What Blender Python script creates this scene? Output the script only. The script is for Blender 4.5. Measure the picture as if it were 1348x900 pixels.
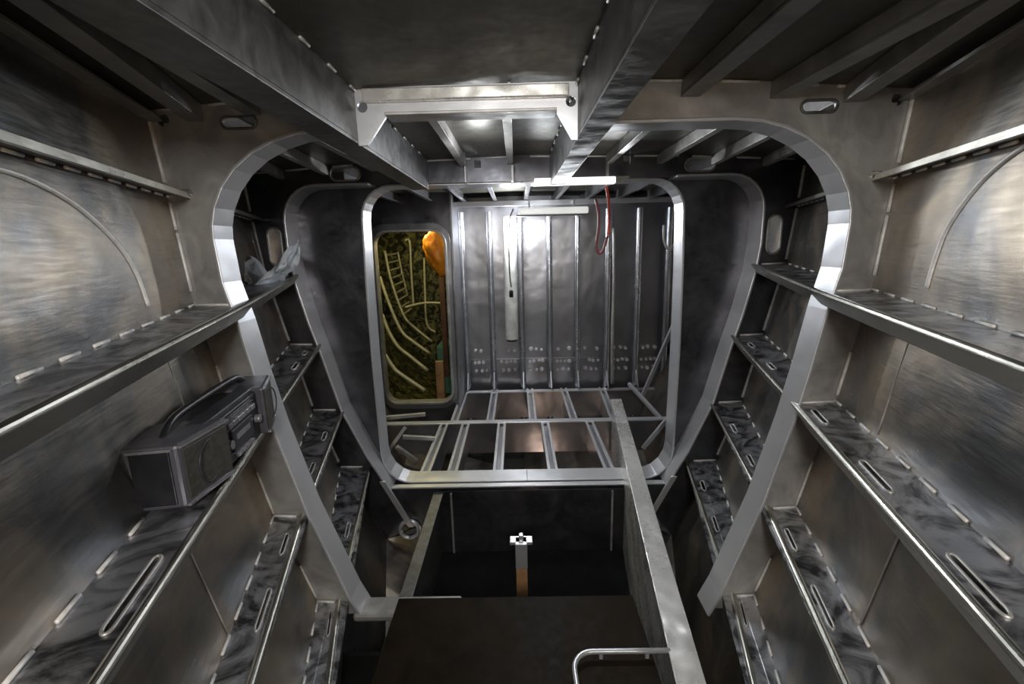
import bpy, bmesh, math, random
from mathutils import Vector, Matrix
from mathutils.geometry import tessellate_polygon
random.seed(7)
for o in list(bpy.data.objects): bpy.data.objects.remove(o)
SC = bpy.context.scene; COL = SC.collection
R = math.radians

# ------------------------------------------------------------------ camera
CAMX = -.045
PITCH, ROLL, YAW, FPX = 11.9, -1.4, 0.75, 600
cd = bpy.data.cameras.new('camera'); cam = bpy.data.objects.new('camera', cd); COL.objects.link(cam)
cd.sensor_width = 36; cd.lens = 36*FPX/1348; cd.clip_start = .01; cd.clip_end = 60
cam.matrix_world = (Matrix.Translation((CAMX, 0, 0)) @ Matrix.Rotation(R(YAW), 4, 'Z')
                    @ Matrix.Rotation(R(90-PITCH), 4, 'X') @ Matrix.Rotation(R(ROLL), 4, 'Z'))
SC.camera = cam
# ------------------------------------------------------------------ world, lamps, exposure
w = bpy.data.worlds.new('world'); SC.world = w; w.use_nodes = True
w.node_tree.nodes['Background'].inputs[0].default_value = (.75, .82, .9, 1)
w.node_tree.nodes['Background'].inputs[1].default_value = .22
SC.view_settings.view_transform = 'Standard'; SC.view_settings.look = 'None'
SC.view_settings.exposure = 0.0; SC.view_settings.gamma = 1; SC.view_settings.use_curve_mapping = False
def light(name, kind, loc, energy, col=(1, 1, 1), size=.1, rot=None, sy=None, spec=1.0):
    d = bpy.data.lights.new(name, kind); d.energy = energy; d.color = col
    if kind == 'AREA':
        d.size = size
        if sy: d.shape = 'RECTANGLE'; d.size_y = sy
    else: d.shadow_soft_size = size
    o = bpy.data.objects.new(name, d); COL.objects.link(o); o.location = loc
    if rot: o.rotation_euler = rot
    return o
light('bow_lamp', 'POINT', (.0, -.75, .43), 92, (1, .98, .94), .15)
light('work_lamp_warm_left', 'POINT', (-.18, -.25, -.02), 4, (1, .68, .38), .04)
light('work_lamp_warm_right', 'POINT', (.18, -.25, .0), 4, (1, .68, .38), .04)
light('batten_light', 'AREA', (.33, 2.72, .325), 9, (.92, .96, 1), .5, (R(-38), 0, 0), .04)
light('middle_bay_lamp', 'POINT', (-.2, 2.25, .40), 3, (.95, .97, 1), .05)
light('far_bay_lamp', 'POINT', (-.07, 4.74, .16), 29, (.95, .98, 1), .05)
light('far_bay_lamp_low', 'POINT', (.2, 3.5, .32), 7, (.88, .94, 1), .12)
light('engine_room_lamp', 'POINT', (-1.15, 4.85, .36), 22, (1, .88, .42), .06)
light('bilge_lamp', 'POINT', (.2, 3.3, -2.2), 2.2, (1, .72, .55), .1)

# ------------------------------------------------------------------ materials
def mat(name, base, rough=.4, metal=1.0, spots=None, scale=6, amt=.35, bump=.1, brushed=None, ramp=(.35, .65), rvar=.12, wave=.0, emit=None):
    m = bpy.data.materials.new(name); m.use_nodes = True
    nt = m.node_tree; N = nt.nodes; L = nt.links; b = N['Principled BSDF']
    b.inputs['Metallic'].default_value = metal; b.inputs['Roughness'].default_value = rough
    tc = N.new('ShaderNodeTexCoord')
    n1 = N.new('ShaderNodeTexNoise'); n1.inputs['Scale'].default_value = scale; n1.inputs['Detail'].default_value = 6
    n1.inputs['Roughness'].default_value = .6; n1.inputs['Distortion'].default_value = wave
    L.new(tc.outputs['Object'], n1.inputs['Vector'])
    cr = N.new('ShaderNodeValToRGB'); cr.color_ramp.elements[0].position = ramp[0]; cr.color_ramp.elements[1].position = ramp[1]
    d = spots or tuple(c*(1-amt) for c in base)
    cr.color_ramp.elements[0].color = (*d, 1); cr.color_ramp.elements[1].color = (*base, 1)
    L.new(n1.outputs['Fac'], cr.inputs[0]); L.new(cr.outputs[0], b.inputs['Base Color'])
    n2 = N.new('ShaderNodeTexNoise'); n2.inputs['Scale'].default_value = 35; n2.inputs['Detail'].default_value = 4
    mp = N.new('ShaderNodeMapping'); mp.inputs['Scale'].default_value = brushed or (1, 1, 1)
    L.new(tc.outputs['Object'], mp.inputs['Vector']); L.new(mp.outputs[0], n2.inputs['Vector'])
    mr = N.new('ShaderNodeMapRange'); mr.inputs['To Min'].default_value = max(.05, rough-rvar); mr.inputs['To Max'].default_value = min(1, rough+rvar)
    mx = N.new('ShaderNodeMath'); mx.operation = 'ADD'
    L.new(n2.outputs['Fac'], mx.inputs[0]); L.new(n1.outputs['Fac'], mx.inputs[1])
    hf = N.new('ShaderNodeMath'); hf.operation = 'MULTIPLY'; hf.inputs[1].default_value = .5; L.new(mx.outputs[0], hf.inputs[0])
    mr.inputs['From Min'].default_value = .3; mr.inputs['From Max'].default_value = .7
    L.new(hf.outputs[0], mr.inputs['Value']); L.new(mr.outputs[0], b.inputs['Roughness'])
    if bump:
        bp = N.new('ShaderNodeBump'); bp.inputs['Strength'].default_value = bump if bump > .02 else 0; bp.inputs['Distance'].default_value = .004
        L.new(n2.outputs['Fac'], bp.inputs['Height'])
        n3 = N.new('ShaderNodeTexNoise'); n3.inputs['Scale'].default_value = 3.5; n3.inputs['Detail'].default_value = 2
        L.new(tc.outputs['Object'], n3.inputs['Vector'])
        b2 = N.new('ShaderNodeBump'); b2.inputs['Strength'].default_value = .35; b2.inputs['Distance'].default_value = .03
        L.new(n3.outputs['Fac'], b2.inputs['Height']); L.new(bp.outputs[0], b2.inputs['Normal'])
        L.new(b2.outputs[0], b.inputs['Normal'])
    if emit:
        b.inputs['Emission Color'].default_value = (*emit[0], 1); b.inputs['Emission Strength'].default_value = emit[1]
    return m
M = {}
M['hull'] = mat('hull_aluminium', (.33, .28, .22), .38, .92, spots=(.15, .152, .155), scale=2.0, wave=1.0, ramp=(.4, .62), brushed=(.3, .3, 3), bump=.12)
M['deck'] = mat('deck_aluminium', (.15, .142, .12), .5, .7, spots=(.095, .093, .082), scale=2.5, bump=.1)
M['frame'] = mat('frame_aluminium', (.60, .59, .57), .45, .6, spots=(.40, .39, .38), scale=5, wave=1.5, bump=.15)
M['darkplate'] = mat('dark_plate_aluminium', (.17, .17, .185), .36, .85, spots=(.10, .10, .115), scale=4, wave=1, bump=.15)
M['rim'] = mat('rim_aluminium', (.78, .79, .82), .34, .6, spots=(.66, .67, .70), scale=2, bump=.01, rvar=.03)
M['shelf'] = mat('shelf_aluminium', (.62, .63, .67), .36, .92, spots=(.11, .11, .115), scale=5.0, wave=3.0, ramp=(.38, .58), bump=.2)
M['edge'] = mat('edge_aluminium', (.50, .49, .44), .30, 1.0, spots=(.38, .37, .33), scale=4, bump=.05, brushed=(4, .2, 4), rvar=.05)
M['girder'] = mat('girder_aluminium', (.22, .22, .22), .48, .6, spots=(.12, .12, .12), scale=7, wave=2, bump=.15)
M['beam'] = mat('deck_beam_aluminium', (.36, .36, .35), .45, .6, spots=(.22, .22, .21), scale=5, wave=1, bump=.12)
M['bulk'] = mat('bulkhead_aluminium', (.44, .44, .47), .30, .85, spots=(.33, .33, .35), scale=2.0, wave=.5, bump=.01, rvar=.03)
M['weld'] = mat('weld_bead_aluminium', (.88, .88, .87), .5, .2, spots=(.70, .68, .66), scale=40, bump=.4)
M['bright'] = mat('bright_aluminium', (.90, .89, .86), .28, .5, spots=(.66, .65, .62), scale=2, bump=.01, rvar=.03)
M['lampdim'] = mat('lit_small_batten', (.9, .9, .86), .3, 0, bump=0, emit=((1, .99, .95), .55))
M['stiff'] = mat('stiffener_aluminium', (.66, .68, .74), .26, .95, spots=(.55, .57, .62), scale=2, bump=.01, rvar=.03)
M['bilge'] = mat('painted_deep_shade', (.012, .012, .012), .7, 0, bump=.05)  # near-black stands in for deep shade in the pit and floor gap
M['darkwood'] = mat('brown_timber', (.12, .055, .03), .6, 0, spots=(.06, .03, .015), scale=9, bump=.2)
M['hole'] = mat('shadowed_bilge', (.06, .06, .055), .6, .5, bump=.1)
M['floor'] = mat('floor_plate', (.018, .012, .006), .5, 0, spots=(.010, .007, .004), scale=5, wave=1, bump=.1)
M['yellow'] = mat('glint_mottled_aluminium', (.34, .32, .13), .45, .5, spots=(.03, .03, .015), ramp=(.45, .62), scale=7, wave=2, bump=.2)  # yellow glints painted into the colour as mottling on a dark tone
M['yrib'] = mat('rib_pale_yellow', (.80, .76, .52), .45, .3, spots=(.6, .56, .36), scale=9, bump=.1)  # pale yellow for the engine room ribs and pipes
M['teal'] = mat('teal_paint', (.10, .26, .20), .5, 0, bump=.1)
M['orange'] = mat('orange_plastic', (.95, .36, .02), .35, 0, spots=(.7, .2, .01), scale=8, bump=.3)
M['black'] = mat('black_plastic', (.018, .018, .022), .35, 0, bump=.05)
M['charcoal'] = mat('charcoal_plastic', (.045, .047, .055), .4, .1, bump=.05)
M['greyplastic'] = mat('grey_plastic', (.13, .13, .15), .38, .3, bump=.05)
M['grille'] = mat('speaker_cloth', (.075, .073, .066), .6, .2, scale=60, bump=.4)
M['silver'] = mat('silver_plastic', (.42, .42, .45), .3, .6, bump=.02)
M['dial'] = mat('dial_glass', (.03, .03, .035), .12, 0, bump=0)
M['rag'] = mat('crumpled_foil_cloth', (.75, .80, .86), .5, 0, spots=(.55, .60, .66), scale=9, bump=.3)
M['lampwhite'] = mat('lamp_body_white', (.85, .85, .80), .35, 0, bump=.02)
M['tube'] = mat('lit_tube', (.9, .9, .88), .3, 0, bump=0, emit=((1, .98, .93), 1.3))
M['red'] = mat('red_cable', (.62, .09, .05), .4, 0, bump=.05)
M['pink'] = mat('maroon_cable', (.30, .07, .08), .4, 0, bump=.05)
M['cordg'] = mat('grey_cord', (.18, .18, .18), .5, 0, bump=.05)
M['wood'] = mat('raw_timber', (.62, .36, .17), .6, 0, spots=(.42, .22, .10), scale=9, brushed=(6, 6, .5), bump=.2)
M['whiteplastic'] = mat('white_plastic', (.75, .75, .73), .4, 0, bump=.02)

for k_ in ('floor', 'bilge'): M[k_].node_tree.nodes['Principled BSDF'].inputs['Specular IOR Level'].default_value = .06
for n_ in M['bright'].node_tree.nodes:
    if n_.type == 'BUMP' and abs(n_.inputs['Distance'].default_value-.03) < 1e-4: n_.inputs['Strength'].default_value = .8; n_.inputs['Distance'].default_value = .05
# ------------------------------------------------------------------ helpers
def mk(name, verts, faces, m, parent=None, bevel=0, smooth=False, stuff=False):
    me = bpy.data.meshes.new(name); me.from_pydata([tuple(v) for v in verts], [], faces)
    bm = bmesh.new(); bm.from_mesh(me); bmesh.ops.recalc_face_normals(bm, faces=bm.faces); bm.to_mesh(me); bm.free()
    if smooth:
        for p in me.polygons: p.use_smooth = True
    o = bpy.data.objects.new(name, me); COL.objects.link(o); me.materials.append(m)
    if parent is not None:
        o.parent = parent; o.matrix_parent_inverse = Matrix.Translation(-Vector(parent.location))
    if bevel:
        b = o.modifiers.new('bevel', 'BEVEL'); b.width = bevel; b.segments = 2; b.limit_method = 'ANGLE'; b.angle_limit = R(35)
    return o
class MB:
    def __init__(s): s.v = []; s.f = []
    def add(s, v, f):
        n = len(s.v); s.v += [Vector(p) for p in v]; s.f += [tuple(i+n for i in q) for q in f]; return s
    def box(s, a, b):
        x0, y0, z0 = a; x1, y1, z1 = b
        return s.add([(x0,y0,z0),(x1,y0,z0),(x1,y1,z0),(x0,y1,z0),(x0,y0,z1),(x1,y0,z1),(x1,y1,z1),(x0,y1,z1)],
                     [(0,3,2,1),(4,5,6,7),(0,1,5,4),(1,2,6,5),(2,3,7,6),(3,0,4,7)])
    def prism(s, P, Q, prof, prof2=None):               # profile (x,z) swept from P to Q
        n = len(prof); p2 = prof2 or prof
        v = [Vector(P)+Vector((a,0,b)) for a, b in prof]+[Vector(Q)+Vector((a,0,b)) for a, b in p2]
        return s.add(v, [(i,(i+1)%n,n+(i+1)%n,n+i) for i in range(n)]+[tuple(range(n-1,-1,-1)), tuple(range(n,2*n))])
    def rods(s, pts, prof):                              # one profile through several stations
        n = len(prof); v = [Vector(p)+Vector((a, 0, b)) for p in pts for a, b in prof]; m = len(pts)
        f = [(k*n+i, k*n+(i+1) % n, (k+1)*n+(i+1) % n, (k+1)*n+i) for k in range(m-1) for i in range(n)]
        return s.add(v, f+[tuple(range(n-1, -1, -1)), tuple(range((m-1)*n, m*n))])
    def sweep(s, path, r, k=8, closed=False, squash=1):
        path = [Vector(p) for p in path]; n = len(path); v = []; ref = None
        for i in range(n):
            a = path[(i-1) % n] if (closed or i) else path[0]; b = path[(i+1) % n] if (closed or i < n-1) else path[-1]
            t = (b-a).normalized()
            if ref is None: ref = t.orthogonal().normalized()
            ref = (ref-t*ref.dot(t)); ref = ref.normalized() if ref.length > 1e-5 else t.orthogonal().normalized()
            c = t.cross(ref); rr = r[i] if isinstance(r, (list, tuple)) else r
            for j in range(k):
                g = 2*math.pi*j/k; v.append(path[i]+ref*(rr*math.cos(g))+c*(rr*squash*math.sin(g)))
        f = []
        for i in range(n if closed else n-1):
            for j in range(k):
                f.append((i*k+j, i*k+(j+1) % k, ((i+1) % n)*k+(j+1) % k, ((i+1) % n)*k+j))
        if not closed: f += [tuple(range(k-1, -1, -1)), tuple((n-1)*k+j for j in range(k))]
        return s.add(v, f)
    def ribbon(s, path, y0, y1, th, closed=False):       # solid strip on an XZ contour, from y0 to y1
        n = len(path); P = [Vector((p[0], 0, p[1])) for p in path]; v = []
        for i in range(n):
            a = P[(i-1) % n] if (closed or i) else P[0]; b = P[(i+1) % n] if (closed or i < n-1) else P[-1]
            t = (b-a).normalized(); nn = Vector((-t.z, 0, t.x))*th*.5
            for q, y in ((nn, y0), (nn, y1), (-nn, y1), (-nn, y0)): v.append(P[i]+q+Vector((0, y, 0)))
        f = []
        for i in range(n if closed else n-1):
            j = (i+1) % n
            for k in range(4): f.append((i*4+k, i*4+(k+1) % 4, j*4+(k+1) % 4, j*4+k))
        if not closed: f += [(3,2,1,0), tuple((n-1)*4+k for k in range(4))]
        return s.add(v, f)
    def plate(s, outer, holes, fn, th):                  # polygon with holes; fn(u,v,h)->3D ; h in 0..th
        loops = [outer]+holes
        tris = tessellate_polygon([[Vector((a, b, 0)) for a, b in l] for l in loops])
        flat = [p for l in loops for p in l]; n = len(flat)
        v = [fn(a, b, 0) for a, b in flat]+[fn(a, b, th) for a, b in flat]
        f = [tuple(t) for t in tris]+[tuple(n+i for i in reversed(t)) for t in tris]
        k = 0
        for l in loops:
            m = len(l)
            for i in range(m): f.append((k+i, k+(i+1) % m, n+k+(i+1) % m, n+k+i))
            k += m
        return s.add(v, f)
    def done(s, name, m, parent=None, **kw): return mk(name, s.v, s.f, m, parent, **kw)
def tag(o, label, cat, group=None):
    o['label'] = label; o['category'] = cat
    if group: o['group'] = group
    return o
def thing(name, label, cat, loc, group=None):
    o = bpy.data.objects.new(name, None); COL.objects.link(o); o.location = loc; o.empty_display_size = .05
    return tag(o, label, cat, group)
def struct(o): o['kind'] = 'structure'; return o
def lerp(a, b, t): return a+(b-a)*t
def pix(px, py, Y):                                      # where the photo's pixel meets the plane y = Y
    d = cam.matrix_world.to_3x3() @ Vector(((px-674)/FPX, (450-py)/FPX, -1))
    return Vector((CAMX, 0, 0))+d*(Y/d.y)
def arc(cx, cz, r, a0, a1, n=8, rz=None):
    return [(cx+r*math.cos(R(lerp(a0, a1, i/n))), cz+(rz or r)*math.sin(R(lerp(a0, a1, i/n)))) for i in range(n+1)]
def obround(cx, cy, lx, ly, n=6, ang=0):
    r = min(lx, ly)/2; ex = lx/2-r; ey = ly/2-r; p = []
    for sx, sy, a in ((1,1,0), (-1,1,90), (-1,-1,180), (1,-1,270)):
        for i in range(n+1): g = R(a+90*i/n); p.append((sx*ex+r*math.cos(g), sy*ey+r*math.sin(g)))
    c, s_ = math.cos(R(ang)), math.sin(R(ang))
    return [(cx+x*c-y*s_, cy+x*s_+y*c) for x, y in p]
def smoothpath(pts, n=6):                                # Catmull-Rom
    P = [Vector(p) for p in pts]; out = []
    for i in range(len(P)-1):
        a, b, c, d = P[max(i-1, 0)], P[i], P[i+1], P[min(i+2, len(P)-1)]
        for k in range(n):
            t = k/n; out.append(.5*((2*b)+(c-a)*t+(2*a-5*b+4*c-d)*t*t+(-a+3*b-3*c+d)*t**3))
    return out+[P[-1]]

def beads(paths, r, parent, name='weld_bead', m='weld'):
    for p in paths: MB().sweep(p, r, 6).done(name, M[m], parent, smooth=True)
# ------------------------------------------------------------------ hull shape (half sections)
YA, YB, YF, YH = 1.6, 2.85, 5.1, 4.5                      # ring frame, second frame, far bulkhead, hatch bulkhead
KA = [(1.24,.46), (1.22,.21), (1.19,-.18), (1.115,-.585), (1.015,-1.01), (.887,-1.40), (.66,-2.0), (0,-2.42)]
KB = [(1.67,.46), (1.65,.21), (1.61,-.145), (1.51,-.585), (1.41,-1.03), (1.27,-1.44), (1.0,-2.0), (0,-2.4)]
def knot(i, Y):
    k = (Y-YA)/(YB-YA)
    if Y > YB: k = 1+(Y-YB)/(YB-YA)*.45
    x = lerp(KA[i][0], KB[i][0], k); z = lerp(KA[i][1], KB[i][1], min(k, 1.0))
    return x, z
def hullx(z, Y):
    ks = [knot(i, Y) for i in range(8)]
    for a, b in zip(ks, ks[1:]):
        if a[1] >= z >= b[1]: return lerp(a[0], b[0], (a[1]-z)/(a[1]-b[1]))
    return ks[0][0] if z > ks[0][1] else 0
DECK = .5
for side, s in (('left', -1), ('right', 1)):
    b = MB(); ys = [-.35, .3, 1.0, YA, 2.2, YB, 3.6, YH if s < 0 else 4.4, YF if s > 0 else YH+.02]
    for i in range(7):
        for y0, y1 in zip(ys, ys[1:]):
            a, c = knot(i, y0), knot(i+1, y0); d, e = knot(i, y1), knot(i+1, y1)
            o_ = .012
            b.add([(s*a[0],y0,a[1]), (s*c[0],y0,c[1]), (s*e[0],y1,e[1]), (s*d[0],y1,d[1]),
                   (s*(a[0]+o_),y0,a[1]), (s*(c[0]+o_),y0,c[1]-o_), (s*(e[0]+o_),y1,e[1]-o_), (s*(d[0]+o_),y1,d[1])],
                  [(0,1,2,3), (7,6,5,4), (0,3,7,4), (1,5,6,2), (0,4,5,1), (3,2,6,7)])
    wl = struct(b.done('wall_'+side, M['hull']))
    # rounded weld of the insert plate in the near side plating
    def hp(Y, z, off=.002): return Vector((s*(hullx(z, Y)-off), Y, z))
    pts = [hp(y, z) for y, z in ((.75,.155), (.9,.15), (1.05,.11), (1.18,.03), (1.24,-.05), (1.26,-.14))] if s < 0 else \
          [hp(y, z) for y, z in ((.8,.19), (.98,.185), (1.12,.13), (1.22,.03), (1.25,-.06), (1.26,-.14))]
    MB().sweep(smoothpath(pts), .0065, 6).done('insert_weld', M['weld'], wl, smooth=True)
    for yy, z0, z1 in ((1.27, -.24, -.57), (1.02, -.66, -.99)):
        MB().sweep([hp(yy, lerp(z0, z1, i/6)) for i in range(7)], .0025, 5).done('plate_seam', M['frame'], wl, smooth=True)
# ceiling
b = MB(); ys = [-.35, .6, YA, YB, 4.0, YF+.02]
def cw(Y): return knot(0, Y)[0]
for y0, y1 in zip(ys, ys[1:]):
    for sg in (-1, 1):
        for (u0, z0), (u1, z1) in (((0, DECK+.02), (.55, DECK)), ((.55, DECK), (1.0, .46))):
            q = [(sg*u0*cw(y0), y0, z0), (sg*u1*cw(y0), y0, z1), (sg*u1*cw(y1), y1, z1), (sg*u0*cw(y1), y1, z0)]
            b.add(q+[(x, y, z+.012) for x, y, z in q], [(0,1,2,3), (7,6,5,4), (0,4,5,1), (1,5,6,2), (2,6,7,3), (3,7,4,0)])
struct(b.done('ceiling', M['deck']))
def deckz(x, Y):
    u = abs(x)/cw(Y)
    return DECK+.02-.02*u/.55 if u < .55 else lerp(DECK, .46, (u-.55)/.45)

# bilge floor under everything
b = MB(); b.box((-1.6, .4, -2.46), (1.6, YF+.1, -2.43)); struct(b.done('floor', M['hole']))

# ------------------------------------------------------------------ ring frame A
def fy(Y): return lambda u, v, h: Vector((u, Y+h, v))
def half_A():
    p = [(.66,.376)]
    p += [(.66+.40*math.sin(R(a)), .376-.33*(1-math.cos(R(a)))) for a in (12,24,36,48,60,72,82,90)]
    p += [(1.052,-.10), (1.02,-.24), (.985,-.45), (.945,-.65), (.862,-.98), (.735,-1.36), (.69,-1.46)]
    return p
HA = half_A()
GL, GR = (-.555, -.655), (.165, .25)                      # the two deck girders: web side x, outer flange x
GB = .352                                                 # girder underside
def outer_half(Y, m=0.0, zmin=-2.35):
    out = []
    for i in range(8):
        x, z = knot(i, Y)
        if z >= zmin: out.append((x+m, z))
    return out
frA = thing('ring_frame', 'near aluminium ring frame with wide rounded opening and slots, closest to the viewer', 'ring frame', (0, YA, -1.9))
for s in (1, -1):
    gx = GR[0] if s > 0 else -GL[0]
    inner = [(gx, .376)]+HA
    deck_pts = [(gx, deckz(s*gx, YA)), (.55*cw(YA), DECK)]
    out = deck_pts+outer_half(YA, 0, -1.45)+[(hullx(-1.47, YA), -1.47)]
    poly = inner+list(reversed(out))
    sl = obround(.94, .415, .115, .036)
    tri = [(1.035,-.21), (1.15,-.20), (1.12,-.265)]     # open notch under the top shelf
    mice = [[(x-.02, z-.03), (x+.02, z-.03), (x+.02, z-.006), (x-.02, z-.006)] for x, z in ((.80, .49),) ]
    MB().plate([(s*a, c) for a, c in poly], [[(s*a, c) for a, c in sl], [(s*a, c) for a, c in tri], [(s*a, c) for a, c in obround(1.19, .43, .04, .04)], [(s*a, c) for a, c in obround(1.155, .20, .05, .025)]], fy(YA), .012).done('web_plate', M['frame'], frA)
    MB().ribbon([(s*a, c) for a, c in [(gx+.09, .376)]+HA], YA-.045, YA+.065, .012).done('flange', M['rim'], frA, bevel=.003)
    MB().sweep([(s*a, YA-.004, c) for a, c in sl], .0045, 6, closed=True).done('slot_rim', M['girder'], frA, smooth=True)
    # weld where the web meets the plating
    wpts = [(s*(hullx(z, YA)-.006), YA-.006, z) for z in (.44, .38, .3, .235)]
    MB().sweep(wpts, .007, 6).done('weld_bead', M['weld'], frA, smooth=True)
    b = MB()
    for z0, z1 in ((.17, .08), (.07, -.13), (-.40, -.56)) : beads([[(s*(hullx(lerp(z0, z1, i/4), YA)-.006), YA-.006, lerp(z0, z1, i/4)) for i in range(5)]], .006, frA)
    for z0, z1 in ((-.82, -1.0), (-1.23, -1.38)): beads([[(s*(hullx(lerp(z0, z1, i/4), YA)-.006), YA-.006, lerp(z0, z1, i/4)) for i in range(5)]], .005, frA)
    b = MB()
    for x0, x1 in ((.36, .52), (.62, .74), (.80, .93), (.99, 1.12)) if s > 0 else ((.72, .84), (.95, 1.03), (1.10, 1.2)):
        beads([[(s*x0, YA-.005, deckz(x0, YA)-.005), (s*x1, YA-.005, deckz(x1, YA)-.005)]], .005, frA)
# shallow web with knee brackets between the girders
a0, a1 = GL[0], GR[0]
poly = [(a0, .335), (a0+.03, .335), (a0+.10, .425), (a1-.07, .425), (a1-.02, .335), (a1, .335), (a1, DECK+.01), (a0, DECK+.01)]
MB().plate(poly, [obround(a0+.022, .452, .034, .034), obround(a1-.022, .452, .034, .034)], fy(YA), .012).done('knee_web', M['rim'], frA)
MB().box((a0+.10, YA-.03, .418), (a1-.07, YA+.06, .427)).done('knee_flange', M['frame'], frA, bevel=.002)
MB().box((a0+.03, YA-.025, .462), (a1-.03, YA-.002, .50)).done('doubler_strip', M['bright'], frA, bevel=.004)
# ------------------------------------------------------------------ second frame B with closing plates
def half_B():
    p = [(1.22,.376)]
    p += [(1.22+.20*math.sin(R(a)), .376-.20*(1-math.cos(R(a)))) for a in (15,30,45,60,75,90)]
    p += [(1.42,-.02), (1.40,-.20), (1.345,-.45), (1.29,-.65), (1.20,-1.02), (1.06,-1.35), (.95,-1.56)]
    return p
HB = half_B()
frB = thing('ring_frame', 'second aluminium frame farther in, with long tapering rims and dark side plates', 'ring frame', (0, YB, -2.3))
for s in (1, -1):
    inner = [(0, .376)]+HB+[(.93, -1.60), (0, -1.60)]
    out = [(0, DECK+.02), (.55*cw(YB), DECK)]+outer_half(YB, 0)
    poly = inner+list(reversed(out))
    h1 = obround(1.05, .44, .18, .075); h2 = obround(1.52, .03, .085, .23)
    h3 = obround(.83, -1.92, .13, .13)
    notch = []
    for nx in (.26, .62):
        notch.append([(nx-.02, .455), (nx+.02, .455), (nx+.02, .50), (nx-.02, .50)])
    pl = MB().plate([(s*a, c) for a, c in poly], [[(s*a, c) for a, c in h] for h in [h1, h2, h3]+notch], fy(YB), .012)
    pl.done('web_plate', M['darkplate'], frB)
    MB().ribbon([(s*a, c) for a, c in [(.90, .376)]+HB+[(.93, -1.60)]], YB-.06, YB+.11, .014).done('flange', M['rim'], frB, bevel=.003)
    for h in (h1, h2): MB().sweep([(s*a, YB-.004, c) for a, c in h], .007, 6, closed=True).done('slot_rim', M['frame'], frB, smooth=True)
    MB().sweep([(s*a, YB-.01, c) for a, c in h3], .016, 8, closed=True).done('hole_ring', M['rim'], frB, smooth=True)
    b = MB()
    for z0, z1 in ((.42, .24), (.18, -.12), (-.24, -.56), (-.70, -1.0), (-1.12, -1.4)):
        beads([[(s*(hullx(lerp(z0, z1, i/4), YB)-.008), YB-.008, lerp(z0, z1, i/4)) for i in range(5)]], .009, frB)
    b = MB()
    for x0, x1 in ((.05, .22), (.30, .58), (.66, .92), (1.0, 1.12), (1.26, 1.4), (1.46, 1.6)):
        beads([[(s*x0, YB-.006, deckz(x0, YB)-.006), (s*x1, YB-.006, deckz(x1, YB)-.006)]], .006, frB)
    # closing plate with its own opening rim
    HC = [(.0, .376), (.80, .376)]+[(.80+.19*math.sin(R(a)), .376-.19*(1-math.cos(R(a)))) for a in (15,30,45,60,75,90)]+\
         [(1.0, -.2), (1.005, -.7), (1.0, -1.30)]+[(.80+.20*math.cos(R(a)), -1.38-.22*math.sin(R(a))) for a in (0,20,40,60,75,90)]+[(0, -1.60)]
    po = [(0, .40), (1.22, .40)]+[(a+.02, c) for a, c in HB]+[(.95, -1.66), (0, -1.66)]
    MB().plate([(s*a, c) for a, c in HC+list(reversed(po))], [], fy(YB+.10), .012).done('closing_plate', M['darkplate'], frB)
    MB().ribbon([(s*a, c) for a, c in HC], YB+.05, YB+.21, .014).done('opening_rim', M['rim'], frB, bevel=.003)
MB().box((-.93, YB-.02, -1.606), (.93, YB+.025, -1.594)).done('sill_flange', M['rim'], frB, bevel=.003)
for s in (-1, 1):
    MB().prism((s*.97, YB-.075, -1.52), (s*.97, YB-.06, -1.52), [(-.02-s*.0, 0), (.02, 0), (.02-s*.17, -.34), (-.02-s*.17, -.34)]).done('corner_strap', M['rim'], frB, bevel=.002)

# ------------------------------------------------------------------ shelf-like side stringers
# inner edge positions at A and B (x, z); hull joint heights follow the knots
SH = [(2, (1.005,-.183), (1.41,-.15)), (3, (.963,-.590), (1.315,-.59)), (4, (.905,-1.015), (1.21,-1.035)), (5, (.80,-1.405), (1.07,-1.445))]
NAMES = ['top', 'second', 'third', 'lowest']
slots = {  # (shelf, side): list of (centre Y, length, narrow width)
 (1, 1): [(.69,.15,.036), (1.06,.16,.034), (1.46,.13,.034), (2.1,.12,.04), (2.55,.12,.04)],
 (1,-1): [(.70,.19,.036), (1.75,.12,.04), (2.3,.14,.04), (2.6,.10,.04)],
 (2, 1): [(1.10,.16,.036), (1.40,.12,.034), (2.0,.12,.034), (2.4,.12,.04)],
 (2,-1): [(1.12,.16,.036), (1.42,.12,.034), (2.0,.12,.034), (2.4,.12,.04)],
 (3, 1): [(1.50,.12,.036), (2.1,.14,.036), (2.5,.12,.036)],
 (3,-1): [(1.48,.12,.036), (2.1,.14,.036)],
 (0, 1): [], (0,-1): []}
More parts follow.
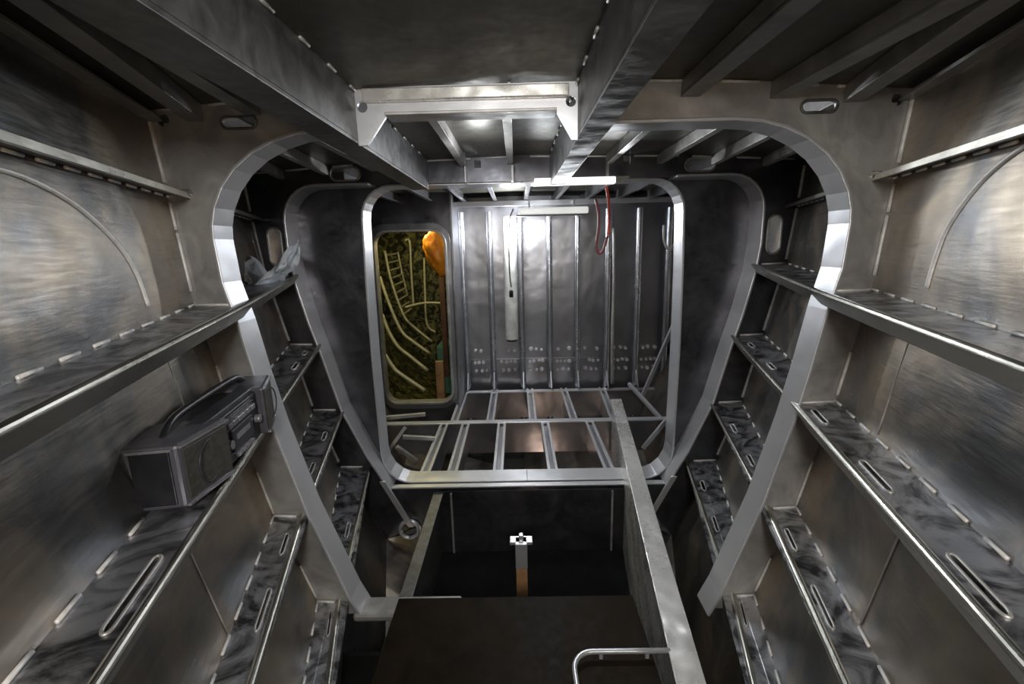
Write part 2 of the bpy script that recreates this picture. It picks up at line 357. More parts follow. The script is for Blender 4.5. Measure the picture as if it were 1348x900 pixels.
for si, (ki, ea, eb) in enumerate(SH):
    for s, side in ((-1, 'left'), (1, 'right')):
        lab = {0: '%s-hand top shelf stringer with rolled edge, closest to the deck', 1: '%s-hand second shelf stringer with slots, next below the top one',
               2: '%s-hand third shelf stringer with slots, between second and lowest', 3: '%s-hand lowest shelf stringer, down near the floor plate'}[si] % side
        if (si, s) == (1, -1): lab = 'left-hand second shelf stringer, the one carrying the radio'
        if (si, s) == (0, -1): lab = 'left-hand top shelf stringer with smeared surface and crumpled cloth at its far end'
        y0, y1 = (.25, YB) if si < 2 else (.7, YB)
        th = thing('shelf_stringer', lab, 'stringer', (s*ea[0], YA, ea[1]), 'shelf stringers along the %s side' % side)
        def edge(Y):
            k = (Y-YA)/(YB-YA); return (lerp(ea[0], eb[0], k) if Y > YA else ea[0]+.292*(Y-YA)), lerp(ea[1], eb[1], k)
        def sp(Y, v, h):                                  # v 0 = inner edge, 1 = plating
            ex, ez = edge(Y); hx, hz = knot(ki, Y)
            return Vector((s*lerp(ex, hx, v), Y, lerp(ez, hz, v)-h))
        n = 12; outer = [(lerp(y0, y1, i/n), 0) for i in range(n+1)]+[(lerp(y1, y0, i/n), 1) for i in range(n+1)]
        holes = []
        for cy, ln, wd in slots[(si, s)]:
            wv = .26; hole = obround(0, 0, ln, .034)
            holes.append([(cy+a, .30+c/.034*wv*.5) for a, c in hole])
        MB().plate(outer, holes, sp, .008).done('shelf_plate', M['shelf'], th)
        for h in holes:
            MB().sweep([sp(a, c, -.002) for a, c in h], .0035, 6, closed=True).done('slot_rim', M['frame'], th, smooth=True)
        # rolled inner edge with a lip below, tilted back to darken its face
        P, W_, Q = [Vector((s*edge(q)[0], q, edge(q)[1])) for q in (y0, YA, y1)]
        lip = .045 if si == 0 else .062; r = .012; prof = [(r*math.cos(R(a)), r*math.sin(R(a))) for a in range(0, 181, 20)]+[(-r+s*lip*.58, -lip+.003), (-r+.005+s*lip*.58, -lip), (r-.005+s*lip*.58, -lip), (r+s*lip*.58, -lip+.003)]
        ed = MB().rods([P, W_, Q], prof).done('edge_bar', M['edge'], th, bevel=.0015)
        # stitch welds along the plating
        b = MB(); yy = y0+.03
        while yy < y1-.08:
            beads([[sp(yy, .985, -.004), sp(yy+.03, .985, -.004), sp(yy+.06, .985, -.004)]], .0045, th)
            yy += .115 if yy < YA else .15
        b = MB()
        beads([[sp(YA-.008, .18, -.003), sp(YA-.008, .98, -.003)]], .005, th)
        beads([[sp(YB-.008, .25, -.003), sp(YB-.008, .98, -.003)]], .006, th)
# slim upper side stringers (one above each top shelf)
for s, side in ((-1, 'left'), (1, 'right')):
    for ya, yb, where in ((.3, 1.66, 'in the near bay'), (YA+.45, YB, 'seen through the near opening')):
        th = thing('side_stringer', 'slim flat bar stringer high on the %s plating %s' % (side, where), 'stringer', (s*1.0, ya, .2))
        P, Q = Vector((s*knot(1, ya)[0], ya, .20)), Vector((s*knot(1, yb)[0], yb, .20))
        MB().prism(P, Q, [(0, .004), (0, -.004), (-s*.075, -.012), (-s*.075, -.004)]).done('flat_bar', M['girder'], th, bevel=.001)
        MB().prism(P+Vector((-s*.075, 0, -.008)), Q+Vector((-s*.075, 0, -.008)), [(-.005, .008), (.005, .008), (.005, -.010), (-.005, -.010)]).done('edge_bar', M['edge'], th, bevel=.001)
        b = MB(); yy = ya+.02
        while yy < yb-.06:
            beads([[(s*(hullx(.19, yy)-.006), yy, .19), (s*(hullx(.19, yy+.05)-.006), yy+.05, .19)]], .0045, th); yy += .09

# ------------------------------------------------------------------ deck girders and longitudinals
for s, (gx, fx), lab in ((-1, GL, 'deep left deck girder crossing overhead from the upper left'), (1, GR, 'deep right deck girder crossing overhead, right of the dark centre panel')):
    g = thing('deck_girder', lab, 'girder', (gx, YA, .5), 'deep deck girders')
    o_ = 1 if fx > gx else -1
    MB().box((min(gx, gx+o_*.012), -.3, GB), (max(gx, gx+o_*.012), YB-.01, DECK+.01)).done('web', M['girder'], g)
    MB().box((min(gx, fx), -.3, GB-.012), (max(gx, fx), YB-.01, GB)).done('flange', M['girder'], g, bevel=.002)
    b = MB(); yy = .7
    while yy < 2.7: beads([[(gx-o_*.005, yy, DECK-.0), (gx-o_*.005, yy+.05, DECK-.0)]], .005, g, m='frame'); yy += .17
def longi(x0, x1, y0, y1, lab, grp, h=.045, fl=.055, side=1, m='beam'):
    t = thing('deck_longitudinal', lab, 'deck beam', (x0, y0, deckz(x0, y0)), grp)
    P, Q = Vector((x0, y0, deckz(x0, y0))), Vector((x1, y1, deckz(x1, y1)))
    MB().prism(P, Q, [(-.005, .0), (.005, .0), (.005, -h), (-.005, -h)]).done('web', M[m], t, bevel=.001)
    MB().prism(P, Q, [(-.005*side, -h+.004), (fl*side, -h+.004), (fl*side, -h-.006), (-.005*side, -h-.006)]).done('flange', M[m], t, bevel=.001)
gr = 'light deck beams in the near bay'
b3 = .33
def xo(xA, Y, b=b3): return xA+(1 if xA > 0 else -1)*b*(Y-YA)
longi(.50, .50, .2, YA, 'deck beam in the near bay, first one right of the right girder', gr, side=1)
longi(.76, .785, .2, YA, 'deck beam in the near bay, second one right of the right girder', gr)
longi(xo(1.02, .2, .27), 1.02, .2, YA, 'deck beam in the near bay, third one right of the right girder', gr)
longi(xo(1.235, .3), 1.235, .3, YA, 'deck beam in the near bay, rightmost along the hull corner', gr, h=.03, fl=.045, side=-1)
longi(-.70, -.87, .2, YA, 'deck beam in the near bay, first one left of the left girder', gr, side=-1, fl=.045)
longi(xo(-1.06, .2, .30), -1.06, .2, YA, 'deck beam in the near bay, second one left of the left girder', gr, side=-1, fl=.05)
longi(xo(-1.235, .3), -1.235, .3, YA, 'deck beam in the near bay, leftmost along the hull corner', gr, h=.03, fl=.045)
gr = 'light deck beams in the middle bay'
for x0, x1, lab in ((-.33, -.33, 'deck beam of the middle bay, left one between the two girders'), (-.055, -.055, 'deck beam of the middle bay, right one between the two girders'),
                    (.50, .50, 'deck beam of the middle bay, first right of the right girder'), (.78, .80, 'deck beam of the middle bay, second right of the right girder'),
                    (1.0, 1.12, 'deck beam of the middle bay, third right of the right girder'), (1.17, 1.42, 'deck beam of the middle bay, rightmost by the rounded corner'),
                    (-.84, -.86, 'deck beam of the middle bay, first left of the left girder'), (-1.03, -1.15, 'deck beam of the middle bay, second left of the left girder'),
                    (-1.17, -1.42, 'deck beam of the middle bay, leftmost by the rounded corner')):
    longi(x0, x1, YA+.012, YB, lab, gr, fl=.03, side=1 if x0 > 0 else -1, m='frame')
for x in (-.33, -.055, .50):
    MB().box((x-.006, YB-.05, .37), (x+.006, YB, .46)).done('end_clip', M['frame'], frB, bevel=.001)
gr = 'short deck beams beyond the second frame'
FB = ['leftmost above the hatch coaming', 'second from left, above the hatch', 'third from left, at the hatch right edge', 'fourth from left', 'middle one above the glare', 'sixth, over the small lamp', 'seventh, above the red cables', 'eighth, second from right', 'rightmost near the white hook']
for i, x in enumerate((-1.15, -.85, -.55, -.25, .05, .35, .65, .95, 1.25)):
    longi(x, x, YB+.25, YF-.02, 'far bay deck beam, '+FB[i], gr, fl=.03, h=.07, m='bulk')

# ------------------------------------------------------------------ far bulkhead
wf = struct(MB().box((-.66, YF, -2.35), (2.3, YF+.02, .53)).done('wall_far', M['bulk']))
rx0, rx1, rz0, rz1 = -1.41, -.72, -1.56, .165
cx, cz = (rx0+rx1)/2, (rz0+rz1)/2
def rrect(x0, x1, z0, z1, r, n=5):
    return arc(x1-r, z1-r, r, 0, 90, n)+arc(x0+r, z1-r, r, 90, 180, n)+arc(x0+r, z0+r, r, 180, 270, n)+arc(x1-r, z0+r, r, 270, 360, n)
hatch = rrect(rx0, rx1, rz0, rz1, .13)
wh = struct(MB().plate([(-2.3, -2.35), (-.665, -2.35), (-.665, .53), (-2.3, .53)], [hatch], fy(YH), .015).done('wall_hatch', M['darkplate']))
MB().box((-.665, YH, -2.35), (-.65, YF, .53)).done('return_plate', M['bulk'], wh)
hf = thing('hatch_coaming', 'rounded pale coaming around the tall hatch into the yellow engine room', 'hatch frame', (cx, YH, rz0))
MB().ribbon(hatch, YH-.06, YH+.05, .022, closed=True).done('rim', M['frame'], hf, bevel=.004)
MB().plate(rrect(rx0-.06, rx1+.045, rz0-.07, rz1+.07, .17), [hatch], fy(YH-.02), .018).done('face_ring', M['bulk'], hf, bevel=.003)
# vertical stiffeners
grp = 'vertical stiffeners on the far bulkhead'
order = ['first stiffener right of the yellow hatch', 'second stiffener right of the yellow hatch', 'third stiffener, in the bright glare under the small lamp',
         'fourth stiffener, right of the glare', 'fifth stiffener, below the right end of the small lamp', 'sixth stiffener, behind the red cables',
         'seventh stiffener, third from the right rim', 'rightmost bright stiffener, near the white hook']
sx = [-.615, -.32, .01, .32, .625, .95, 1.28, 1.60]
for i, x in enumerate(sx):
    t = thing('bulkhead_stiffener', 'vertical bar on far bulkhead, '+order[i], 'stiffener', (x, YF, -2.3), grp)
    zt = .36
    MB().box((x-.005, YF-.10, -2.3), (x+.005, YF, zt)).done('web', M['bulk'], t)
    pf = [(x-.005+.034*math.cos(R(a)), YF-.10-.026*math.sin(R(a))) for a in range(0, 181, 15)]
    nb = len(pf); MB().add([(a, b_, -2.3) for a, b_ in pf]+[(a, b_, zt) for a, b_ in pf], [tuple(range(nb)), tuple(range(nb, 2*nb))]+[(k_, (k_+1) % nb, nb+(k_+1) % nb, nb+k_) for k_ in range(nb)]).done('face_bar', M['stiff'], t)
    MB().add([(x-.006, YF-.10, -1.56), (x+.006, YF-.10, -1.56), (x+.006, YF-.10, -1.36), (x-.006, YF-.10, -1.36), (x-.006, YF-.24, -1.56), (x+.006, YF-.24, -1.56)],
             [(0,1,2,3), (0,4,5,1), (4,3,2,5), (0,3,4), (1,5,2)]).done('foot_bracket', M['rim'], t)
t = thing('bulkhead_stringer', 'long horizontal bar across the top of the far bulkhead', 'stringer', (.3, YF, .42))
MB().box((-1.9, YF-.42, .42), (2.2, YF-.01, .432)).done('shelf_plate', M['bulk'], t)
MB().box((-1.9, YF-.435, .385), (2.2, YF-.42, .435)).done('edge_bar', M['rim'], t, bevel=.003)
t = thing('bulkhead_stringer', 'lower horizontal strip of the far bulkhead with three rows of bolts', 'stringer', (.5, YF, -1.30))
MB().box((-.62, YF-.016, -1.33), (1.72, YF, -1.27)).done('strip', M['bulk'], t, bevel=.003)
k = 0
for i in range(len(sx)-1):
    for row, z, n in ((0, -1.165, 3), (1, -1.30, 4), (2, -1.40, 3)):
        for j in range(n):
            if random.random() < .06: continue
            x = lerp(sx[i]+.06, sx[i+1]-.06, (j+.5)/n)+random.uniform(-.008, .008)
            zz = z+random.uniform(-.008, .008); rr = random.uniform(.017, .026)
            bb = MB(); bb.sweep([(x, YF-.035, zz), (x, YF, zz)], [rr*.8, rr], 6); bb.done('bolt', M['weld'], t)
# flanged floor beams of the far bay
grp = 'floor beams of the far bay'
def fbeam(x0, x1, y0, y1, lab, wdt=.05, z=-1.60):
    t = thing('floor_beam', lab, 'floor beam', (x0, y0, z), grp)
    for e in (-1, 1):
        q = wdt*.5; MB().prism((x0+e*q, y0, z), (x1+e*q, y1, z), [(-.011, 0), (.011, 0), (.011, -.02), (-.011, -.02)]).done('rail', M['rim'], t, bevel=.002)
    MB().prism((x0, y0, z-.01), (x1, y1, z-.01), [(-.02, -.012), (.02, -.012), (.02, -.25), (-.02, -.25)]).done('web', M['bulk'], t)
def cbeam(y, x0, x1, lab, dz=0, d=.3):
    t = thing('cross_beam', lab, 'floor beam', ((x0+x1)/2, y, -1.6+dz), 'cross beams of the far bay floor')
    MB().box((x0, y-.035, -1.606+dz), (x1, y+.035, -1.592+dz)).done('flange', M['rim'], t, bevel=.002)
    MB().box((x0, y-.005, -1.606-d+dz), (x1, y+.005, -1.606+dz)).done('web', M['bulk'], t)
cbeam(YF-.2, -.64, 1.75, 'cross beam at the foot of the far bulkhead')
cbeam(4.0, -1.35, 1.35, 'wider cross beam across the middle of the far bay floor')
cbeam(3.25, -1.1, 1.1, 'low thin cross beam just behind the sill of the second frame', dz=-.22, d=.05)
frontx = [-.745, -.545, -.21, .19, .60]
backx = [-.66, -.32, .08, .465, .84]
fl = ['leftmost', 'second from left', 'third from left, left of the middle', 'fourth from left, right of the middle', 'rightmost, beside the shiny deep girder']
for i, x in enumerate(frontx): fbeam(x, x, YB+.12, 3.99, 'floor beam between sill and middle cross beam, '+fl[i], .055)
fl2 = ['leftmost by the hatch wall', 'second from left', 'third from left', 'fourth from left', 'rightmost']
for i, x in enumerate(backx): fbeam(x, x+(.06 if i == 4 else 0), 4.01, YF-.1, 'floor beam from middle cross beam back to the far bulkhead, '+fl2[i], .055)
# under the hatch: sloping struts and steps at lower left
for i, (p0, p1, lab) in enumerate((((505, 550), (560, 545), 'short level bar under the hatch'), ((498, 612), (534, 562), 'diagonal bar at lower left of the far bay, upper end by the hatch'),
                                   ((522, 588), (548, 606), 'short diagonal bar crossing low at left of the far bay'), ((530, 575), (572, 577), 'level step bar low at left of the far bay'))):
    a = pix(*p0, 3.8-.1*i); c = pix(*p1, 3.9-.1*i)
    t = MB().sweep([a, c], .022, 4).done('strut', M['frame'], bevel=.002); tag(t, lab, 'strut')
for (p0, p1, Y0, Y1, lab) in (((846, 520), (888, 425), 4.6, 4.3, 'long diagonal strut at right of the far bay'), ((828, 505), (880, 562), 4.7, 4.0, 'diagonal strut falling right, low in the far bay'),
                      ((846, 590), (884, 545), 3.7, 3.7, 'short curved-corner strut low at right of the far bay')):
    a = pix(*p0, Y0); c = pix(*p1, Y1)
    t = MB().sweep([a, c], .024, 4).done('strut', M['rim'], bevel=.002); tag(t, lab, 'strut')

# ------------------------------------------------------------------ engine room behind the hatch
er = MB()
er.box((-2.6, 7.4, -2.6), (.3, 7.42, .55)); er.box((-2.62, YH+.02, -2.6), (-2.6, 7.4, .55))
er.box((-2.6, YH+.02, .53), (-.67, 7.4, .55)); er.box((-2.6, YH+.02, -2.62), (.3, 7.4, -2.6)); er.box((-.67, YF+.02, -2.6), (-.65, 7.4, .55))
struct(er.done('wall_engine_room', M['yellow']))
def cp(x, y): return (460+x/3.217, 280+y/3.217)
ribs = [([(150,160), (175,280), (228,430), (270,480), (350,545)], 6.3, .020, 'thin hull rib deep in the engine room, topmost bend'),
        ([(128,270), (170,390), (220,500), (270,545), (340,595)], 5.8, .022, 'bent hull rib in the engine room, second from top'),
        ([(138,430), (165,500), (205,565), (260,610), (332,668)], 5.4, .024, 'bent hull rib in the engine room, third from top'),
        ([(150,600), (190,660), (230,692), (275,722), (320,752)], 5.0, .024, 'lowest bright bent hull rib in the engine room'),
        ([(205,165), (222,250), (245,345)], 6.6, .014, 'short leaning rib in upper left of the engine room'),
        ([(235,118), (255,122), (262,250), (272,395)], 6.5, .018, 'upright pipe with bent top in the engine room'),
        ([(316,190), (320,330), (328,470), (365,505)], 6.2, .015, 'slim upright pipe below the orange bag'),
        ([(235,400), (280,388), (330,380), (390,382)], 6.0, .016, 'level pipe crossing the engine room')]
for pts, Y, r, lab in ribs:
    t = MB().sweep(smoothpath([pix(*cp(x, y), Y) for x, y in pts], 4), r, 6).done('hull_rib' if 'rib' in lab and 'pipe' not in lab else 'pipe', M['yrib'], smooth=True)
    tag(t, lab, 'rib' if 'pipe' not in lab else 'pipe')
for i in range(9):                                       # ladder-like cross pieces between the ribs
    a = pix(*cp(lerp(158, 228, i/8), lerp(180, 430, i/8)), 6.35); c = pix(*cp(lerp(200, 262, i/8), lerp(172, 405, i/8)), 6.55)
    t = MB().sweep([a, c], .012, 5).done('rib_bracket', M['yrib']); tag(t, 'small bracket between the two leaning ribs of the engine room', 'bracket', 'brackets between the leaning engine room ribs')
hb = MB(); sec = [(-2.55, .5), (-2.5, -.4), (-2.2, -1.1), (-1.6, -1.8), (-.7, -2.2)]
for (xa, za), (xb, zb) in zip(sec, sec[1:]):
    hb.add([(xa, YH+.05, za), (xb, YH+.05, zb), (xb, 7.3, zb), (xa, 7.3, za)], [(0,1,2,3)])
struct(hb.done('trim_1', M['yellow'])).modifiers.new('solid', 'SOLIDIFY').thickness = .01
t = MB().box((-1.02, 5.3, -1.75), (-.70, 5.8, -1.15)).done('machine_casing', M['teal'], bevel=.02); tag(t, 'teal painted machine casing low in the engine room', 'machine')
a = pix(586, 440, 5.25); b = MB(); b.box((a.x-.03, 5.2, -1.5), (a.x+.03, 5.26, .1))
tag(b.done('timber_post', M['darkwood'], bevel=.004), 'brown upright post at the right edge of the hatch view', 'post')
a = pix(582, 500, 5.0); b = MB(); b.box((a.x-.06, 4.95, -1.75), (a.x+.03, 5.0, -1.25))
tag(b.done('wood_board', M['wood'], bevel=.004), 'short orange-brown panel low at the right edge of the hatch', 'panel')
# orange bag
c = pix(577, 332, 4.85); bm = bmesh.new(); bmesh.ops.create_icosphere(bm, subdivisions=4, radius=1)
from mathutils import noise
for v in bm.verts:
    p = v.co.copy(); n_ = noise.fractal(p*1.6, .8, 2.0, 4)
    p *= 1+.28*n_; v.co = Vector((p.x*.13+p.z*-.035, p.y*.09, p.z*.22))+c
me = bpy.data.meshes.new('orange_bag'); bm.to_mesh(me); bm.free(); me.materials.append(M['orange'])
for p in me.polygons: p.use_smooth = True
ob = bpy.data.objects.new('orange_bag', me); COL.objects.link(ob); tag(ob, 'crumpled orange plastic bag hanging at the top of the hatch view', 'bag')

# ------------------------------------------------------------------ pit, engine girders, floor plate
def gx_(Y): return .36-.065+.1275*Y
g = thing('engine_girder', 'long shiny deep girder running from lower right into the far bay', 'girder', (gx_(2), 2, -1.9))
GY0, GY1, GZ = .75, 3.95, -1.38
P, Q = Vector((gx_(GY0), GY0, GZ)), Vector((gx_(GY1), GY1, GZ))
MB().prism(P, Q, [(-.012, 0), (.085, 0), (.085, -.012), (-.012, -.012)]).done('flange', M['bright'], g, bevel=.003)
n = 16; b = MB(); v = []
for i in range(n+1):
    Y = lerp(GY0, GY1, i/n); x = gx_(Y)
    v += [(x, Y, GZ-.01), (x+.01, Y, GZ-.01), (x+.01, Y, -2.16), (x, Y, -2.16)]
f = [(0,1,2,3), (4*n+3,4*n+2,4*n+1,4*n)]
for i in range(n):
    for k in range(4): f.append((4*i+k, 4*i+(k+1) % 4, 4*i+4+(k+1) % 4, 4*i+4+k))
b.add(v, f).done('web', M['bright'], g)
pn = MB().box((-.60, 1.3, -2.10), (.70, YB-.045, -2.08)).done('pit_shade_sheet', M['bilge']); tag(pn, 'black sheet standing in for shade in the pit between the two engine girders', 'shade sheet')  # added sheet covers the lit hull bottom so the pit stays black
g = thing('engine_girder', 'dull flat-topped girder on the left of the dark pit', 'girder', (-.61, 2.2, -1.9))
MB().box((-.64, 1.5, -1.64), (-.575, YB-.02, -1.63)).done('flange', M['girder'], g, bevel=.002)
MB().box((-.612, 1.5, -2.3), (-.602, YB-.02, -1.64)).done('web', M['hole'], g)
pt = thing('pit_plate', 'dark upright plate forming the far side of the pit', 'plate', (.0, YB-.03, -2.3))
MB().box((-.60, YB-.04, -2.33), (.66, YB-.03, -1.62)).done('plate', M['darkplate'], pt)
for x in (-.52, .57): MB().box((x-.006, YB-.055, -2.33), (x+.006, YB-.04, -1.63)).done('edge_seam', M['frame'], pt)
# stanchion in the pit
a = pix(686, 712, 2.3)
st = thing('stanchion', 'short post in the pit with silver head and timber lower part', 'post', (a.x, 2.3, -2.08))
MB().box((a.x-.034, 2.27, -1.80), (a.x+.034, 2.34, a.z)).done('metal_sleeve', M['rim'], st, bevel=.004)
MB().box((a.x-.065, 2.29, a.z-.02), (a.x+.065, 2.35, a.z)).done('head_bar', M['rim'], st, bevel=.004)
MB().box((a.x-.032, 2.272, -2.08), (a.x+.032, 2.338, -1.80)).done('timber_foot', M['wood'], st, bevel=.003)
MB().box((a.x-.012, 2.29, a.z), (a.x+.012, 2.32, a.z+.04)).done('pin', M['rim'], st, bevel=.003)
# floor plate
t = MB().box((-.56, .6, -1.425), (gx_(1.0)-.02, YA+.02, -1.412)).done('floor_plate', M['floor'], bevel=.003); tag(t, 'dark brown floor plate at the bottom, this side of the pit', 'floor plate')
tr = MB().box((-.86, .7, -1.63), (-.50, YA-.03, -1.62)).done('gap_shade_sheet', M['bilge']); tag(tr, 'black sheet standing in for shade in the gap left of the dark floor plate', 'tray')  # added black sheet, paints the gap beside the floor plate as shade
ft = thing('foot_bar', 'thick flat foot bar at the base of the near frame, left of the floor plate', 'bar', (-.6, YA, -1.45))
MB().box((-.73, YA-.05, -1.462), (-.30, YA+.05, -1.425)).done('bar', M['frame'], ft, bevel=.012)
# grab rail
yR = 1.33; zr = -1.385
pts = [Vector((gx_(yR)-.006, yR, zr)), Vector((.33, yR, zr)), Vector((.19, yR, zr))]
pts += [Vector((.19-.07*math.sin(R(a)), yR-.07*(1-math.cos(R(a))), zr)) for a in (15, 30, 45, 60, 75, 90)]+[Vector((.12, 1.05, zr)), Vector((.12, .95, zr))]
t = thing('grab_rail', 'bent round grab rail lying over the floor plate beside the shiny girder', 'rail', (.3, yR, -1.412))
MB().sweep(pts, .009, 10).done('rod', M['rim'], t, smooth=True)
for x in (.22, .38): MB().box((x-.006, yR-.006, -1.413), (x+.006, yR+.006, zr)).done('stud', M['rim'], t)

# ------------------------------------------------------------------ radio on the left shelf
rad = thing('radio', 'black portable radio with grey speakers standing on the left shelf', 'radio', (0, 0, 0))
Lr = .60; Hr = .155
def prism_xy(pts, z0, z1): # plan polygon
    n = len(pts); b = MB(); b.add([(x, y, z0) for x, y in pts]+[(x, y, z1) for x, y in pts], [tuple(range(n-1, -1, -1)), tuple(range(n, 2*n))]+[(i, (i+1) % n, n+(i+1) % n, n+i) for i in range(n)]); return b
loc = []
def rp(name, mb, m, par=None, **kw):
    o = mb.done(name, m, None, **kw); o.parent = par or rad; return o
# local: x along the length (0 near end), y = depth (front at 0, back at .11), z up
body = rp('body', prism_xy([(.17,.0), (.43,.0), (.45,.145), (.15,.145)], .0, Hr-.008), M['black'], bevel=.006)
for x0, x1, o_ in ((.0, .17, 1), (.43, .60, -1)):
    sp_ = rp('speaker', prism_xy([(x0, .012 if o_ > 0 else -.022), (x1, -.022 if o_ > 0 else .012), (x1, .145), (x0, .145)], .0, Hr), M['greyplastic'], bevel=.008)
    ya, yb_ = (.012, -.022) if o_ > 0 else (-.022, .012)
    gr_ = MB().add([(x0+.012, ya-.004, .014), (x1-.012, yb_-.0035, .014), (x1-.012, yb_-.0035, Hr-.014), (x0+.012, ya-.004, Hr-.014),
                    (x0+.012, ya+.004, .014), (x1-.012, yb_+.005, .014), (x1-.012, yb_+.005, Hr-.014), (x0+.012, ya+.004, Hr-.014)],
                   [(0,1,2,3), (7,6,5,4), (0,4,5,1), (1,5,6,2), (2,6,7,3), (3,7,4,0)])
    rp('speaker_grille', gr_, M['grille'], sp_, bevel=.003)
    xm = (x0+x1)/2; rp('cone_ring', MB().sweep([(xm+.052*math.cos(a_*.3927), -.010, Hr/2+.052*math.sin(a_*.3927)) for a_ in range(16)], .0022, 5, closed=True), M['charcoal'], sp_, smooth=True)
    for zz in (.006, Hr-.006): rp('trim_strip', MB().add([(x0+.004, ya-.006, zz-.003), (x1-.004, yb_-.006, zz-.003), (x1-.004, yb_-.006, zz+.003), (x0+.004, ya-.006, zz+.003), (x0+.004, ya+.004, zz-.003), (x1-.004, yb_+.004, zz-.003), (x1-.004, yb_+.004, zz+.003), (x0+.004, ya+.004, zz+.003)], [(0,1,2,3), (7,6,5,4), (0,4,5,1), (1,5,6,2), (2,6,7,3), (3,7,4,0)]), M['silver'], sp_)
rp('end_grille', MB().box((-.004, .030, .012), (.002, .112, Hr-.012)), M['black'], bevel=.002)
rp('end_trim', MB().box((-.006, .022, Hr-.012), (.002, .116, Hr-.006)), M['silver'])
rp('tuning_dial', MB().box((.20, -.004, .126), (.40, .002, .142)), M['dial'], bevel=.002)
rp('cassette_door', MB().box((.225, -.006, .03), (.365, .002, .095)), M['charcoal'], bevel=.003)
for i in range(6): rp('push_button', MB().box((.205+.031*i, -.011, .106), (.230+.031*i, .002, .122)), M['silver'], bevel=.002)
for i in range(4): rp('cassette_key', MB().box((.24+.03*i, -.010, .012), (.262+.03*i, .002, .022)), M['silver'], bevel=.001)
for x in (.19, .392): rp('knob', MB().sweep([(x+.008, -.016, .065), (x+.008, 0, .065)], .013, 14), M['silver'], bevel=.002)
rp('scale_line', MB().box((.21, -.005, .130), (.39, -.0035, .132)), M['silver'])
rp('scale_line', MB().box((.21, -.005, .136), (.37, -.0035, .138)), M['silver'])
rp('window_line', MB().box((.25, -.0075, .06), (.34, -.006, .075)), M['silver'])
hp_ = smoothpath([(.06,.075,Hr-.01), (.10,.075,Hr+.018), (.18,.075,Hr+.028), (.42,.075,Hr+.028), (.50,.075,Hr+.018), (.54,.075,Hr-.01)], 5)
rp('carry_handle', MB().sweep(hp_, .010, 8, squash=1.3), M['black'], smooth=True)
rp('top_panel', MB().box((.13, .012, Hr-.012), (.47, .060, Hr+.002)), M['charcoal'], bevel=.004)
a = Vector((-.805, .950, -.576)); c = Vector((-.905, 1.52, -.576)); d = (c-a).normalized()
ang = math.atan2(d.y, d.x)
# local +x -> d ; local +y -> away from the middle of the boat
rad.matrix_world = Matrix.Translation(a) @ Matrix.Rotation(ang, 4, 'Z')
# ------------------------------------------------------------------ crumpled cloth on the left top shelf
c = Vector((-1.36, 2.45, -.165)); bm = bmesh.new(); nx_ = 22; g_ = []
for i in range(nx_+1):
    row = []
    for j in range(nx_+1):
        u, v = i/nx_-.5, j/nx_-.5
        zz = .03+.30*abs(u+.08)**1.3*(1.0+.5*math.sin(3*v+1))+.05*noise.noise(Vector((u*4, v*4, 3)))+.012*noise.noise(Vector((u*14, v*14, 1)))
        row.append(bm.verts.new((c.x+u*.27+.03*noise.noise(Vector((v*5, u*3, 0))), c.y+v*.26+.05*noise.noise(Vector((v*3, u*6, 5))), c.z+zz-.04)))
    g_.append(row)
for i in range(nx_):
    for j in range(nx_): bm.faces.new((g_[i][j], g_[i+1][j], g_[i+1][j+1], g_[i][j+1]))
me = bpy.data.meshes.new('crumpled_cloth'); bm.to_mesh(me); bm.free(); me.materials.append(M['rag'])
ob = bpy.data.objects.new('crumpled_cloth', me); COL.objects.link(ob); sm = ob.modifiers.new('solid', 'SOLIDIFY'); sm.thickness = .004
tag(ob, 'crumpled pale blue-grey cloth on the far end of the left top shelf', 'cloth')

# ------------------------------------------------------------------ lamps, cables, hook
a, c = pix(703, 241, YB-.05), pix(820, 241, YB-.05)
t = thing('lamp_batten', 'long white lit lamp batten under the top edge of the second frame', 'lamp', a)
MB().box((a.x, YB-.09, a.z-.016), (c.x-.05, YB-.035, a.z+.022)).done('housing', M['tube'], t, bevel=.006)
MB().add([(c.x-.05, YB-.09, a.z-.016), (c.x-.05, YB-.035, a.z-.016), (c.x-.05, YB-.09, a.z+.022), (c.x-.05, YB-.035, a.z+.022), (c.x+.03, YB-.085, a.z+.014), (c.x+.03, YB-.04, a.z+.014), (c.x+.03, YB-.085, a.z+.022), (c.x+.03, YB-.04, a.z+.022)],
         [(0,1,3,2), (4,6,7,5), (0,2,6,4), (1,5,7,3), (0,4,5,1), (2,3,7,6)]).done('end_cap', M['lampwhite'], t, bevel=.002)
a, c = pix(683, 279, 4.6), pix(774, 277, 4.6)
t = thing('lamp_batten', 'smaller white lamp batten hanging below the far bulkhead bar', 'lamp', a)
lamp2 = t
MB().box((a.x, 4.56, a.z-.03), (c.x, 4.64, a.z+.035)).done('housing', M['lampdim'], t, bevel=.012)
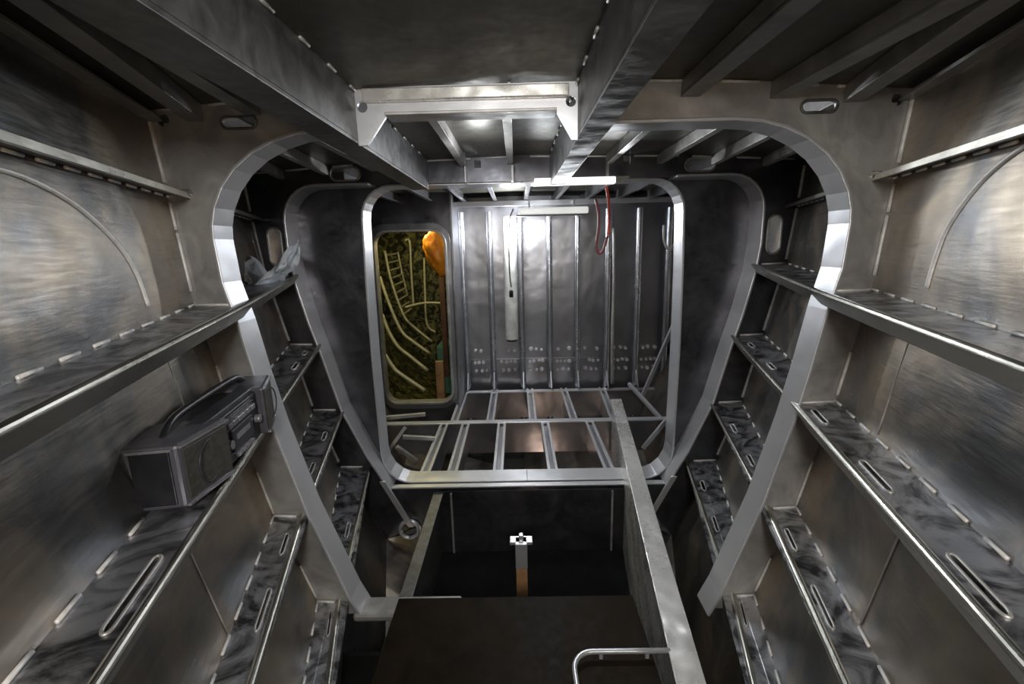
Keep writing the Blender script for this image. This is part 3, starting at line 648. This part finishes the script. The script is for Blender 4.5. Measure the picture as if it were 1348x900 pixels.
MB().box((a.x-.02, 4.55, a.z-.045), (c.x+.01, 4.65, a.z-.03)).done('base_tray', M['cordg'], t, bevel=.004)
for f_ in (.15, .8): MB().sweep([(lerp(a.x, c.x, f_), 4.6, a.z+.03), (lerp(a.x, c.x, f_), 4.62, .42)], .008, 6).done('hanger', M['rim'], t)
def cable(name, pts, r, m, lab, cat):
    o = MB().sweep(smoothpath([pix(x, y, Y) for x, y, Y in pts], 6), r, 8).done(name, M[m], smooth=True); return tag(o, lab, cat)
vp = pix(674, 446, 4.95); v = thing('vent_pipe', 'short wide bright pipe standing upright in the glare, dark at its lower end', 'pipe', vp)
MB().sweep([(vp.x, 4.95, .30), (vp.x, 4.95, vp.z)], .07, 20).done('tube', M['lampwhite'], v, bevel=.003)
MB().sweep([(vp.x, 4.95, vp.z), (vp.x, 4.95, vp.z-.02)], .058, 20).done('dark_open_end', M['black'], v)  # black disc painted in for the shade inside the open pipe end
cable('cable', [(798,246,2.86), (801,262,2.9), (802,290,2.95), (801,309,2.98)], .009, 'red', 'bright red cable hanging from the long lamp batten', 'cable')
cable('cable', [(784,262,3.1), (788,280,3.1), (788,300,3.1), (785,322,3.1), (788,333,3.1), (794,329,3.1), (800,310,3.1)], .009, 'pink', 'maroon cable loop hanging behind the bright red cable', 'cable')
cable('cable_hook', [(874,296,3.2), (874,315,3.2), (879,327,3.2), (886,326,3.2), (890,314,3.2), (891,300,3.2)], .009, 'whiteplastic', 'white hook loop hanging beside the right rim of the opening', 'hook')
MB().sweep(smoothpath([pix(x, y, Y) for x, y, Y in [(676,275,4.6), (671,290,4.62), (670,330,4.65), (671,360,4.65), (673,378,4.65)]], 6), .007, 8).done('cord', M['cordg'], lamp2, smooth=True)
a = pix(673, 386, 4.65)
(MB().sweep([a+Vector((0,0,.035)), a+Vector((0,0,.02)), a-Vector((0,0,.04))], [.01, .022, .02], 8).done('plug', M['black'], lamp2, smooth=True))
cable('conduit', [(808,300,4.85), (808,380,4.85), (806,440,4.85), (806,505,4.85)], .018, 'frame', 'slim upright conduit between two right stiffeners of the far bulkhead', 'conduit')
